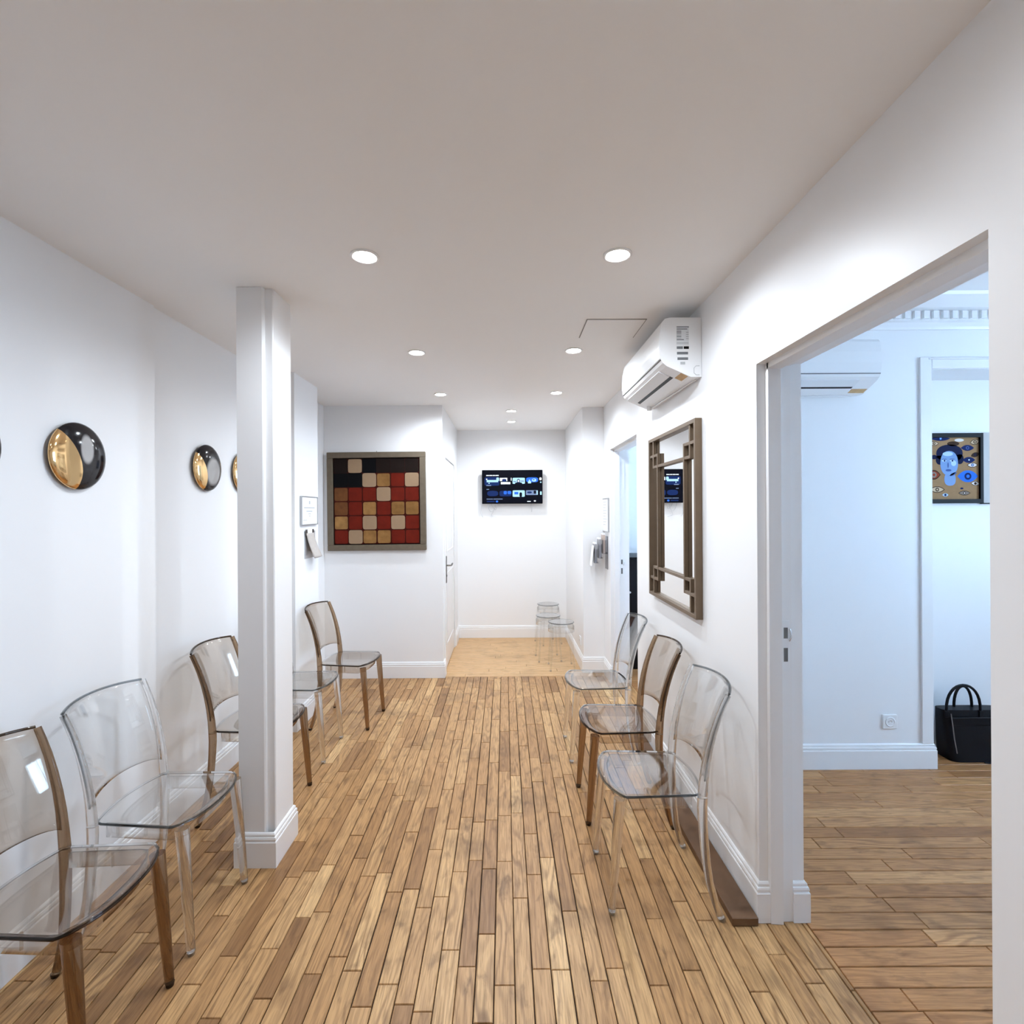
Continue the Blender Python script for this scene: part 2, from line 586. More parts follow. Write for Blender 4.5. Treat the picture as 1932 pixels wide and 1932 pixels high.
# floors ------------------------------------------------------------
def make_floor(name, x0, x1, y0, y1, mat, along, wid, lmin, lmax, keep=None, limit=300, cx0=None, gap=0.0027, seed=1, tone=(0.0, 1.0)):
    rnd = random.Random(seed)
    f = struct(name, MB().box(x0, x1, y0, y1, -0.06, -0.008), SUB)
    A0, A1 = (x0, x1) if along == 'y' else (y0, y1)      # across
    L0, L1 = (y0, y1) if along == 'y' else (x0, x1)      # along
    pieces = []
    a = A0
    while a < A1 - 0.004:
        wd = min(wid * rnd.uniform(0.94, 1.06), A1 - a)
        if A1 - a - wd < 0.015: wd = A1 - a
        l = L0 - rnd.uniform(0, lmax * 0.9)
        while l < L1:
            ln = rnd.uniform(lmin, lmax)
            s0, s1 = max(l, L0), min(l + ln, L1)
            if s1 - s0 > 0.03:
                if L1 - s1 < 0.05: s1 = L1
                pieces.append((a, a + wd, s0, s1))
                if s1 == L1: break
            l += ln
        a += wd
    def geom(p):
        a0, a1, s0, s1 = p
        g = gap / 2 * rnd.uniform(0.6, 1.7)
        a0, a1, s0, s1 = a0 + g, a1 - g, s0 + g * 0.8, s1 - g * 0.8
        b, dz = 0.0016, rnd.uniform(-0.0008, 0.0004)
        vs = []
        for ins, z in ((0, -.011), (0, -.0025 + dz), (b, dz)):
            q = [(a0 + ins, s0 + ins), (a1 - ins, s0 + ins), (a1 - ins, s1 - ins), (a0 + ins, s1 - ins)]
            if along == 'x': q = [(v, u) for u, v in q][::-1]
            vs += [(u, v, z) for u, v in q]
        fs = [(8, 9, 10, 11)]
        for r in (0, 4):
            for i in range(4):
                j = (i + 1) % 4
                fs.append((r + i, r + j, r + 4 + j, r + 4 + i))
        return vs, fs
    def size(p):
        a0, a1, s0, s1 = p
        if along == 'y': bx0, bx1, by0, by1 = a0, a1, s0, s1
        else: bx0, bx1, by0, by1 = s0, s1, a0, a1
        if by1 < 1.44: return 0.0
        by0 = max(by0, 1.44)
        ym = (by0 + by1) / 2
        px0, px1 = VPX + bx0 * FPX / ym, VPX + bx1 * FPX / ym
        px0, px1 = max(px0, 0), min(px1, PW)
        if px1 <= px0: return 0.0
        if keep and not keep((bx0 + bx1) / 2, ym, bx0, bx1): return 0.0
        return (px1 - px0) * (1.52 * FPX / by0 - 1.52 * FPX / by1)
    pieces = [(size(p), p) for p in pieces]
    pieces.sort(key=lambda t: -t[0])
    def attr(me, vals):
        at = me.attributes.new('tone', 'FLOAT', 'POINT')
        at.data.foreach_set('value', vals)
    rest_v, rest_f, rest_t = [], [], []
    for i, (sz, p) in enumerate(pieces):
        vs, fs = geom(p)
        r = rnd.random()
        t = tone[0] + (tone[1] - tone[0]) * (0.26 + 0.44 * r if rnd.random() > .2 else rnd.choice((.12 + .15 * r, .72 + .28 * r)))
        if i < limit and sz > 20:
            me = bpy.data.meshes.new('plank')
            me.from_pydata(vs, [], fs)
            me.materials.append(mat)
            attr(me, [t] * len(vs))
            o = bpy.data.objects.new('plank', me)
            COL.objects.link(o)
            o.parent = f
        else:
            bse = len(rest_v)
            rest_v += vs
            rest_f += [tuple(bse + q for q in ff) for ff in fs]
            rest_t += [t] * len(vs)
    if rest_v:
        me = bpy.data.meshes.new('plank_remainder')
        me.from_pydata(rest_v, [], rest_f)
        me.materials.append(mat)
        attr(me, rest_t)
        o = bpy.data.objects.new('plank_remainder', me)
        COL.objects.link(o)
        o.parent = f
        o['kind'] = 'stuff'
    return f


make_floor('floor', XL2 - 0.02, XW, -1.6, 4.576, OAK, 'y', 0.0625, 0.26, 0.62, limit=300, seed=11,
           keep=lambda x, y, a, b: x < .93 or D1[0] < y < D1[1] or D2[0] < y < D2[1])
make_floor('floor_alcove', XA0 - 0.05, XR + 0.05, 4.576, YT + 0.02, PALE, 'x', 0.07, 0.5, 1.1, seed=5, gap=0.0012, tone=(.25, .85))
make_floor('floor_side_room', XW, 4.32, -0.85, YN + 0.02, OAKX, 'x', 0.072, 0.38, 0.95, seed=9,
           keep=lambda x, y, a, b: b > 1.1)
make_floor('floor_far_room', XW, 3.0, YS + 0.30, 5.27, OAKX, 'x', 0.072, 0.4, 0.95, seed=3, limit=0)


struct('floor_light_block', MB().box(-1.9, 4.5, -1.8, 6.2, -0.16, -0.0605), SUB)  # unseen slab added to keep sky light from leaking up through floor gaps

# doors and frames --------------------------------------------------
def door_frame(name, y0, y1, label_side):
    """moulded jambs and head lining a doorway in the right wall"""
    root = tag(empty(name, (1.02, (y0 + y1) / 2, 0)), kind='structure')
    yc = (y0 + y1) / 2
    X = lambda v: v - 1.02
    zt = ZD
    for s, ye in ((-1, y0), (1, y1)):
        e = ye - yc
        p = [(X(.968), e), (X(.968), e - s * .020), (X(1.012), e - s * .024), (X(1.012), e - s * .010), (X(1.054), e - s * .010), (X(1.054), e)]
        MB().prism(p if s > 0 else p[::-1], 'z', 0.001, zt).build('jamb', TRIM, root)
    p = [(X(.968), zt), (X(.968), zt - .020), (X(1.012), zt - .024), (X(1.012), zt - .010), (X(1.054), zt - .010), (X(1.054), zt)]
    MB().prism(p, 'y', y0 - yc + .0102, y1 - yc - .0102).build('head', TRIM, root)
    e = y1 - yc - .0108
    pl = MB().box(X(1.018), X(1.045), e - .0015, e, .93, 1.11, bev=.0007).build('strike_plate', PLASTIC, root)
    MB().box(X(1.024), X(1.039), e - .0022, e - .0010, 1.045, 1.085).build('latch_hole', STEEL, pl)
    MB().box(X(1.024), X(1.039), e - .0022, e - .0010, .960, 1.010).build('latch_hole', STEEL, pl)
    MB().tube([(X(1.045), e - .002, 1.035), (X(1.049), e - .008, 1.055), (X(1.047), e - .002, 1.08)], .0025, 8).build('lip', CHROME, pl)
    return root


door_frame('trim_2', *D1, None)
door_frame('trim_3', *D2, None)

# closed white door in the alcove's left side
dr = tag(empty('door_1', (XA0, 5.14, 0)), kind='structure')
dl = MB().box(-.040, -.003, -.415, .415, .008, 2.025, bev=.002).build('door_leaf', TRIM, dr)
for z0, z1 in ((.22, .92), (1.12, 1.90)):
    for ya, yb in ((-.30, -.285), (.285, .30)):
        MB().box(-.005, .002, ya, yb, z0, z1, bev=.002).build('moulding', TRIM, dl)
    for za, zb in ((z0, z0 + .015), (z1 - .015, z1)):
        MB().box(-.005, .002, -.285, .285, za, zb, bev=.002).build('moulding', TRIM, dl)
for ya, yb, z0, z1 in ((-.485, -.420, 0.001, 2.10), (.420, .485, 0.001, 2.10), (-.420, .420, 2.032, 2.10)):
    MB().box(.0005, .006, ya, yb, z0, z1, bev=.002).build('casing', TRIM, dr)
hd = MB().box(-.0028, .006, -.362, -.325, .83, 1.09, bev=.003).build('handle_plate', STEEL, dr)
MB().tube([(-.006, -.347, 1.0), (.045, -.347, 1.0), (.052, -.335, 1.003), (.054, -.29, 1.012), (.050, -.23, 1.004)], [.008, .008, .009, .008, .006], 10).build('lever', STEEL, hd)
MB().tube([(-.006, -.347, .90), (.010, -.347, .90)], .010, 10).build('key_bolt', STEEL, hd)
for z in (.25, 1.05, 1.45, 1.8):
    MB().tube([(.004, .418, z - .04), (.004, .418, z + .04)], .006, 8).build('hinge', PLASTIC, dr)


# casing and niche trim in the side room
tr = tag(empty('trim_4', (NX0, YS, 0)), kind='structure')
MB().box(-.068, -.001, -.012, -.0005, .146, ZN + .07, bev=.003).build('casing', TRIM, tr)
MB().box(-.001, NX1 - NX0, -.012, -.0005, ZN + .002, ZN + .07, bev=.003).build('casing', TRIM, tr)
MB().box(-.02, NX1 - NX0, -.016, -.011, ZN + .055, ZN + .064, bev=.002).build('bead', TRIM, tr)

# loose dark board along the right skirting
board = MB().box(.822, .917, 1.815, 3.35, .001, .031, bev=.002)
bo = board.build('floor_board', pmat('dark_stained_wood', (.135, .066, .028), .5, var=.3, vscale=12))
tag(bo, 'dark wooden board lying along the foot of the right wall behind the chairs', 'board')

# ceiling hatch
ht = tag(empty('ceiling_hatch', (.575, 2.66, ZC)), 'square flush access hatch in the ceiling beside the air conditioner', 'hatch')
MB().box(-.148, .148, -.13, .13, -.004, -.0005).build('panel', CEIL, ht)
gm = flat('hatch_gap', (.28, .265, .25), .9)
for a in ((-.153, -.148, -.135, .135), (.148, .153, -.135, .135), (-.148, .148, -.135, -.130), (-.148, .148, .130, .135)):
    MB().box(*a, -.002, -.0005).build('gap', gm, ht)


# ------------------------------------------------------------------ recessed downlights
LENS = pmat('lit_lens', (1, 1, 1), 0.4, emit=(1.0, 0.985, 0.96), es=40.0)
RING = pmat('lamp_ring', (0.9, 0.9, 0.9), 0.35)


def downlight(x, y, label, power=1.0):
    root = tag(empty('downlight', (x, y, ZC)), label, 'downlight', 'recessed ceiling spots')
    MB().lathe([(.041, -.0005), (.054, -.0005), (.054, -.004), (.050, -.007), (.043, -.005), (.041, -.0005)], 32).build('ring', RING, root)
    MB().lathe([(.0005, -.0062), (.022, -.0058), (.036, -.004), (.0415, -.0012)], 24).build('lens', LENS, root)
    d = bpy.data.lights.new('spot', 'SPOT')
    d.energy = SPOT_W * power
    d.color = (0.80, 0.895, 1.0)
    d.spot_size = R(170)
    d.spot_blend = 0.75
    d.shadow_soft_size = 0.016
    o = bpy.data.objects.new('spot', d)
    o.parent = root
    o.location = (0, 0, -.035)
    COL.objects.link(o)


for x, y, lab in ((-.525, 1.89, 'lit ceiling spot nearest the camera, left of the pair'), (.434, 1.89, 'lit ceiling spot nearest the camera, right of the pair'),
                  (-.531, 3.038, 'lit ceiling spot in the second row, on the left'), (.423, 3.015, 'lit ceiling spot in the second row, by the air conditioner'),
                  (-.525, 4.125, 'lit ceiling spot in front of the red mosaic painting'), (.432, 4.092, 'lit ceiling spot in the third row, on the right'),
                  (.072, 4.826, 'lit ceiling spot at the mouth of the alcove'), (.08, 5.40, 'lit ceiling spot in the alcove just before the screen'),
                  (-.525, .74, 'ceiling spot over the left of the camera'), (.434, .74, 'ceiling spot over the right of the camera'),
                  (-.525, -.42, 'ceiling spot behind the camera on the left'), (.434, -.42, 'ceiling spot behind the camera on the right')):
    downlight(x, y, lab, 0.13 if y < 1 else 0.85 if y > 5 else 0.35 if y > 4.5 else 1.0)


# ------------------------------------------------------------------ transparent chairs
def lerp(a, b, t): return a + (b - a) * t


def curve(tab, z):
    for (z0, v0), (z1, v1) in zip(tab, tab[1:]):
        if z <= z1:
            t = (z - z0) / (z1 - z0)
            return lerp(v0, v1, t)
    return tab[-1][1]


def smooth_curve(tab, z):
    # Catmull-Rom through the table
    if z <= tab[0][0]: return tab[0][1]
    for i in range(len(tab) - 1):
        (z0, v0), (z1, v1) = tab[i], tab[i + 1]
        if z <= z1:
            m0 = (v1 - tab[i - 1][1]) / (z1 - tab[i - 1][0]) if i > 0 else (v1 - v0) / (z1 - z0)
            m1 = (tab[i + 2][1] - v0) / (tab[i + 2][0] - z0) if i + 2 < len(tab) else (v1 - v0) / (z1 - z0)
            h = z1 - z0
            t = (z - z0) / h
            return (2 * t**3 - 3 * t**2 + 1) * v0 + (t**3 - 2 * t**2 + t) * h * m0 + (-2 * t**3 + 3 * t**2) * v1 + (t**3 - t**2) * h * m1
    return tab[-1][1]


SEAT_Z = 0.447
BACK_Y = [(0.0, .200), (.12, .163), (.26, .146), (.40, .140), (.45, .142), (.55, .152), (.65, .172), (.75, .203), (.835, .240)]
BACK_X = [(0.0, .200), (.12, .187), (.26, .178), (.45, .172), (.60, .174), (.75, .178), (.835, .181)]


def build_chair(name, sheet, edge, solid, foot):
    root = empty(name)
    def outline(u, v):
        s = 2 * u - 1
        fy = -.212 + .045 * abs(s) ** 2.6
        by = .138 + .030 * (1 - s * s)
        hw = lerp(.183, .168, v)
        c = max(0.0, 1 - v / 0.10)
        hw -= .022 * c * c
        c2 = max(0.0, (v - .93) / .07)
        hw -= .010 * c2 * c2
        return s * hw, lerp(fy, by, v), s
    def seat_pt(u, v):
        x, y, s = outline(u, v)
        z = SEAT_Z - .011 * (1 - s * s) * math.sin(math.pi * min(1, v * 1.05)) + .004 * (v < .05)
        return x, y, z
    fix_normals(MB().sheet(seat_pt, 18, 18, lambda u, v: (0, 0, .0075)).build('seat', [sheet, edge], root))
    # raised rim round the seat
    rim = []
    N = 12
    for i in range(N + 1): rim.append(seat_pt(i / N, 0))
    for i in range(1, N + 1): rim.append(seat_pt(1, i / N))
    for i in range(1, N + 1): rim.append(seat_pt(1 - i / N, 1))
    for i in range(1, N): rim.append(seat_pt(0, 1 - i / N))
    rim = [(x, y, SEAT_Z - .001) for x, y, z in rim]
    MB().tube(rim + rim[:1], .0042, 6, cap=False).build('seat_rim', edge, root)
    # apron hanging under the seat
    def apron_pt(u, v):
        t = u * 4
        k = .90
        if t <= 1: x, y, _ = outline(0, lerp(.95, .06, t))
        elif t <= 3: x, y, _ = outline((t - 1) / 2, .06)
        else: x, y, _ = outline(1, lerp(.06, .95, t - 3))
        return x * k, (y + .02) * k - .02, lerp(SEAT_Z - .055, SEAT_Z - .006, v)
    ap = fix_normals(MB().sheet(apron_pt, 40, 1, lambda u, v: ((2 * u - 1) * .003 - .0025 * (u < .5) + .0025 * (u > .5), .003 * (.25 < u < .75), 0)).build('apron', [sheet, edge], root))
    for sx in (-1, 1):
        for yy in (-.03, .07):
            MB().tube([(sx * .150, yy, SEAT_Z - .052), (sx * .150, yy, SEAT_Z - .008)], .004, 8).build('rib', sheet, ap)
    # legs
    for sx in (-1, 1):
        zs = [.430, .39, .30, .20, .10, .035, .012]
        pts = [(sx * lerp(.165, .159, z / .43), lerp(-.200, -.166, z / .43), z) for z in zs]
        rr = [(lerp(.0125, .020, z / .43), lerp(.0125, .022, z / .43)) for z in zs]
        lg = MB().tube(pts, rr, 14, sq=.85).build('leg', solid, root)
        MB().tube([(sx * .165, -.200, .0125), (sx * .165, -.2005, .0008)], [.0135, .0115], 14).build('foot', foot, lg)
        zs = [.440, .40, .34, .27, .20, .13, .06, .012]
        pts = [(sx * smooth_curve(BACK_X, z), smooth_curve(BACK_Y, z), z) for z in zs]
        rr = [(lerp(.0115, .0125, z / .44), lerp(.0125, .019, z / .44)) for z in zs]
        lg = MB().tube(pts, rr, 14, sq=.85).build('leg', solid, root)
        MB().tube([(sx * .200, .200, .0125), (sx * .200, .2005, .0008)], [.0135, .0115], 14).build('foot', foot, lg)
        # upright post of the back, joined above the seat
        zs = [.441, .46, .50, .56, .62, .68, .74, .79, .826]
        pts = [(sx * smooth_curve(BACK_X, z), smooth_curve(BACK_Y, z), z) for z in zs]
        rr = [(.0085, lerp(.0195, .0105, (z - .44) / .39)) for z in zs]
        MB().tube(pts, rr, 12, sq=.75).build('back_post', solid, root)
    # curved back panel with a slot above the seat
    def back_pt(u, v):
        s = 2 * u - 1
        zb = .512 + .020 * (1 - s * s) - .012 * abs(s) ** 8
        zt = .829 + .010 * (1 - s * s)
        z = lerp(zb, zt, v)
        bow = lerp(.034, .050, v)
        return s * (smooth_curve(BACK_X, z) - .002), smooth_curve(BACK_Y, z) + bow * (1 - s * s) + .004, z
    fix_normals(MB().sheet(back_pt, 20, 14, lambda u, v: (0, .0065, .001)).build('backrest', [sheet, edge], root))
    top = [back_pt(i / 20, 1) for i in range(21)]
    MB().tube(top, .0048, 8).build('top_rail', edge, root)
    return root


FOOT = clear_sheet('foot_plastic', (.86, .87, .88), 1.0)
clear0 = build_chair('clear_chair', CLEAR_S, CLEAR_E, CLEAR_T, FOOT)
smoke0 = build_chair('smoked_chair', SMOKE_S, SMOKE_E, SMOKE_T, SMOKE_E)
used = set()
for kind, x, y, rz, lab in (
        ('s', -1.284, 1.436, 90, 'smoky brown see-through chair nearest the camera, cut by the left edge'),
        ('c', -1.280, 1.885, 88, 'colourless clear plastic chair in front of the white column, by the left wall'),
        ('s', -1.293, 2.608, 90, 'smoky brown see-through chair half hidden behind the white column'),
        ('c', -1.303, 3.178, 90, 'colourless clear plastic chair just beyond the white column, on the left'),
        ('s', -1.146, 3.652, 84.8, 'smoky brown see-through chair below the framed mosaic painting'),
        ('c', .595, 2.042, -90, 'colourless clear plastic chair nearest the camera on the right'),
        ('s', .598, 2.575, -90, 'smoky brown see-through chair between two clear ones below the mirror'),
        ('c', .595, 3.170, -90, 'colourless clear plastic chair on the right by the far doorway')):
    src = smoke0 if kind == 's' else clear0
    o = src if kind not in used else copy_tree(src)
    used.add(kind)
    o.location = (x, y, 0)
    o.rotation_euler = (0, 0, R(rz))
    tag(o, lab, 'chair', 'transparent chairs along the walls')


# ------------------------------------------------------------------ clear stools in the alcove
def build_stool():
    root = empty('clear_stool')
    MB().lathe([(.0005, .452), (.10, .452), (.120, .451), (.124, .447), (.120, .443), (.10, .443), (.0005, .443)], 40).build('seat', CLEAR_S, root)
    ring = [(.122 * math.cos(2 * math.pi * i / 40), .122 * math.sin(2 * math.pi * i / 40), .446) for i in range(41)]
    MB().tube(ring, .0035, 6, cap=False).build('seat_rim', CLEAR_E, root)
    MB().lathe([(.108, .442), (.126, .41), (.128, .36), (.125, .36), (.123, .41), (.105, .442)], 40).build('collar', CLEAR_S, root)
    for k in range(4):
        a = math.pi / 4 + k * math.pi / 2
        pts = [(r * math.cos(a), r * math.sin(a), z) for r, z in ((.126, .405), (.130, .33), (.142, .18), (.160, .012))]
        lg = MB().tube(pts, [(.010, .013), (.010, .013), (.010, .012), (.009, .010)], 10).build('leg', CLEAR_S, root)
        MB().tube([(.160 * math.cos(a), .160 * math.sin(a), .0125), (.1605 * math.cos(a), .1605 * math.sin(a), .0008)], [.0105, .009], 10).build('foot', FOOT, lg)
    return root


st = build_stool()
for i, (x, y, rz, lab) in enumerate(((.494, 5.735, 20, 'round clear plastic stool at the back, against the screen wall'), (.440, 5.11, 5, 'round clear plastic stool in the middle of the three'), (.540, 4.815, 0, 'round clear plastic stool nearest the hall, at the right'))):
    o = st if i == 0 else copy_tree(st)
    o.location, o.rotation_euler = (x, y, 0), (0, 0, R(rz))
    tag(o, lab, 'stool', 'clear stools in the alcove')


# ------------------------------------------------------------------ air conditioners
FLAP = pmat('louver_plastic', (.80, .81, .82), .35)
BROWN = pmat('kraft_sticker', (.55, .36, .18), .7, var=.25, vscale=60)
INK = flat('grey_ink', (.16, .17, .18))
INK2 = flat('pale_ink', (.45, .46, .47))
SEAM = flat('shadow_seam', (.20, .20, .21))


def build_ac(L=.75):
    root = empty('air_conditioner')
    h = L / 2
    pr = [(0, 0), (0, .280), (-.150, .280), (-.172, .275), (-.186, .258), (-.196, .20), (-.198, .14), (-.192, .085), (-.182, .066), (-.165, .052), (-.06, .004), (-.05, 0)]
    fix_normals(MB().prism([(y - .0005, z) for y, z in pr], 'x', -h, h).build('body', PLASTIC, root))
    fp = [(-.188, .255), (-.198, .20), (-.2005, .14), (-.1955, .088), (-.1925, .088), (-.1965, .14), (-.195, .20), (-.185, .255)]
    fix_normals(MB().prism(fp, 'x', -h + .006, h - .006).build('front_panel', PLASTIC, root))
    def slope(s, out):
        p0, p1 = Vector((0, -.168, .0535)), Vector((0, -.058, .0035))
        d = (p1 - p0)
        n = Vector((0, -d.z, d.y)).normalized()
        if n.z > 0: n = -n
        return p0 + d * s + n * out
    def strip(s0, s1, x0, x1, o0, o1):
        a, b, c, d = slope(s0, o0), slope(s1, o0), slope(s1, o1), slope(s0, o1)
        return MB().prism([(a.y, a.z), (b.y, b.z), (c.y, c.z), (d.y, d.z)], 'x', x0, x1)
    fix_normals(strip(-.02, .46, -h + .05, h - .10, -.001, .005).build('louver', FLAP, root))
    fix_normals(strip(.47, .62, -h + .05, h - .10, -.001, .0012).build('outlet_slot', BLACK, root))
    fix_normals(strip(.66, .97, h - .095, h - .005, -.0005, .0010).build('sticker', BROWN, root))
    fix_normals(MB().prism([(-.19, .0795), (-.195, .083), (-.19, .0855)], 'x', -h + .002, h - .002).build('seam', SEAM, root))
    # printed plate and moulded grip on the end cap
    e0, e1 = h - .0002, h + .0010
    lb = MB().box(e0, h + .0006, -.118, -.060, .148, .240).build('rating_label', flat('label_paper', (.70, .71, .72)), root)
    rows = [(.236, .058, INK), (.226, .050, INK), (.216, .022, INK), (.208, .022, INK), (.200, .022, INK2), (.192, .022, INK), (.184, .022, INK2), (.176, .034, INK), (.160, .056, INK2)]
    for z, w_, mt in rows:
        MB().box(h + .0004, e1, -.117, -.117 + w_, z - .0025, z + .0015).build('print', mt, lb)
    for z in (.21, .20, .19, .18):
        MB().box(h + .0004, e1, -.073, -.061, z - .002, z + .002).build('print', INK2, lb)
    for z, y0, y1, mt in ((.138, -.117, -.088, INK), (.138, -.084, -.060, BLACK), (.112, -.116, -.064, INK), (.086, -.114, -.064, INK), (.065, -.100, -.078, INK2)):
        MB().box(e0, e1, y0, y1, z - .006, z + .006).build('print', mt, root)
    MB().tube([(h + .0003, -.010, .052), (h + .0003, -.026, .052), (h + .0003, -.036, .042), (h + .0003, -.036, .018), (h + .0003, -.026, .009), (h + .0003, -.010, .009)], .0013, 6).build('grip_line', INK2, root)
    # drain stub and pipe stub at the far end
    MB().tube([(-h + .07, -.05, .002), (-h + .07, -.05, -.022)], [.016, .014], 12).build('pipe_stub', PLASTIC, root)
    MB().tube([(-h + .08, -.030, -.004), (0, -.022, -.006), (h - .04, -.012, -.002)], .004, 8).build('cable', PLASTIC, root)
    return root


ac = build_ac()
ac.location, ac.rotation_euler = (XR - .001, 2.727, 2.148), (0, 0, R(-90))
tag(ac, 'white wall air conditioner high on the right wall above the mirror', 'air conditioner')
ac2 = copy_tree(ac)
ac2.location, ac2.rotation_euler = (1.690, YS - .001, 2.180), (0, 0, 0)
tag(ac2, 'white wall air conditioner in the side room, seen through the near doorway', 'air conditioner')


# ------------------------------------------------------------------ fretwork mirror
BRONZE = pmat('antique_bronze', (.17, .118, .075), .45, .4, var=.15, vscale=20)
MIRROR = pmat('silvered_glass', (.93, .94, .94), .005, 1.0)
mr = tag(empty('mirror', (XR, 2.735, 1.0)), 'tall rectangular wall mirror with a bronze fretwork frame', 'mirror')
mr.rotation_euler = (0, 0, R(-90))          # local x -> -Y, local -y -> into the hall
MW, MH = .765, .955
h = MW / 2
MB().box(-h + .01, h - .01, -.010, -.002, .01, MH - .01).build('glass', MIRROR, mr)
def bar(x0, x1, z0, z1, d0=-.030, d1=-.0105, nm='fret_bar'):
    MB().box(x0, x1, d0, d1, z0, z1, bev=.0012).build(nm, BRONZE, mr)
f = .020
bar(-h, -h + f, 0, MH, -.034, -.001, 'frame_bar')
bar(h - f, h, 0, MH, -.034, -.001, 'frame_bar')
bar(-h + f, h - f, 0, f, -.034, -.001, 'frame_bar')
bar(-h + f, h - f, MH - f, MH, -.034, -.001, 'frame_bar')
a1, a2, b1, b2, q = .165, .085, .100, .175, .016
for sx in (-1, 1):
    def xr(p, w_=q):
        c = sx * (h - p)
        return (c - w_ / 2, c + w_ / 2)
    bar(*xr(a1), b1, MH - b1)                                        # long inner upright
    for z0, z1 in ((f, b2 + q / 2), (MH - b2 - q / 2, MH - f)):      # short upright near the corner
        bar(*xr(a2), z0, z1, -.0295, -.0110)
    for z in (b1 + q / 2, MH - b1 - q / 2):                          # short rail to the frame
        xx = sorted((sx * (h - f), sx * (h - a1)))
        bar(xx[0], xx[1], z - q / 2, z + q / 2, -.0290, -.0115)
for z in (b2, MH - b2):
    bar(-h + a2, h - a2, z - q / 2, z + q / 2, -.0285, -.0120)


# ------------------------------------------------------------------ mosaic painting
CREAM = pmat('cream_square', (.30, .20, .122), .9, spec=.15, bump=.6, bscale=40, var=.06, vscale=30)
REDP = pmat('red_square', (.125, .0095, .003), .6, spec=.12, var=.35, vscale=18, bump=.3, bscale=40)
OCHRE = pmat('ochre_square', (.13, .045, .011), .6, spec=.2, var=.5, vscale=22, bump=.3, bscale=40)
DARKB = pmat('dark_brown_square', (.008, .0032, .002), .6, spec=.15, var=.5, vscale=12)
BLK = pmat('black_square', (.002, .002, .003), .6, spec=.1)
LEAF = pmat('gold_leaf_square', (.34, .175, .058), .28, .9, bump=1.0, bscale=9, var=.55, vscale=16)
FRAME = pmat('taupe_wood_frame', (.140, .110, .077), .7, spec=.2, var=.22, vscale=24)
FIELD = pmat('painting_ground', (.045, .006, .003), .7, spec=.1, var=.3, vscale=10)
pt = tag(empty('mosaic_painting', (-1.162, YB, 1.615)), 'square framed painting of red, gold, cream and black squares', 'painting')
pt.rotation_euler = (0, R(-0.35), 0)
ph, fw = .447, .052
for x0, x1, z0, z1 in ((-ph, ph, ph - fw, ph), (-ph, ph, -ph, -ph + fw), (-ph, -ph + fw, -ph + fw, ph - fw), (ph - fw, ph, -ph + fw, ph - fw)):
    MB().box(x0, x1, -.040, -.004, z0, z1, bev=.003).build('frame_bar', FRAME, pt)
MB().box(-ph + fw, ph - fw, -.014, -.006, -ph + fw, ph - fw).build('backing', BLK, pt)
inn = ph - fw - .008
cv = MB().box(-inn, inn, -.026, -.0145, -inn, inn).build('canvas', FIELD, pt)
grid = ['dckbbd', 'kkcgrc', 'orrcrr', 'orgrgg', 'grcrcr', 'rcggrr']
gm_ = dict(d=DARKB, b=DARKB, c=CREAM, k=BLK, g=LEAF, r=REDP, o=OCHRE)
cs = 2 * inn / 6
rnd = random.Random(4)
for r in range(6):
    for c in range(6):
        ch = grid[r][c]
        cx, cz = -inn + (c + .5) * cs, inn - (r + .5) * cs
        k = cs / 2 * {'c': .98, 'k': 1.0, 'b': 1.0, 'd': .99, 'g': .91, 'r': .93, 'o': .93}[ch]
        dep = {'c': .0035, 'g': .0025, 'k': .001, 'b': .001, 'd': .001, 'r': .0018, 'o': .002}[ch]
        n = 24
        pw = .28 if ch == 'c' else .22
        poly = []
        for i in range(n):
            a = 2 * math.pi * i / n
            ca, sa = math.cos(a), math.sin(a)
            j = rnd.uniform(.985, 1.0)
            if ch in 'kb':
                pw = .02
            poly.append((cx + k * j * math.copysign(abs(ca) ** pw, ca), cz + k * j * math.copysign(abs(sa) ** pw, sa)))
        fix_normals(MB().prism(poly, 'y', -.0262 - dep, -.0255).build('painted_square', gm_[ch], cv))
MB().tube([(0, -.004, ph - .002), (0, -.006, ph + .012)], .003, 8).build('hook', STEEL, pt)


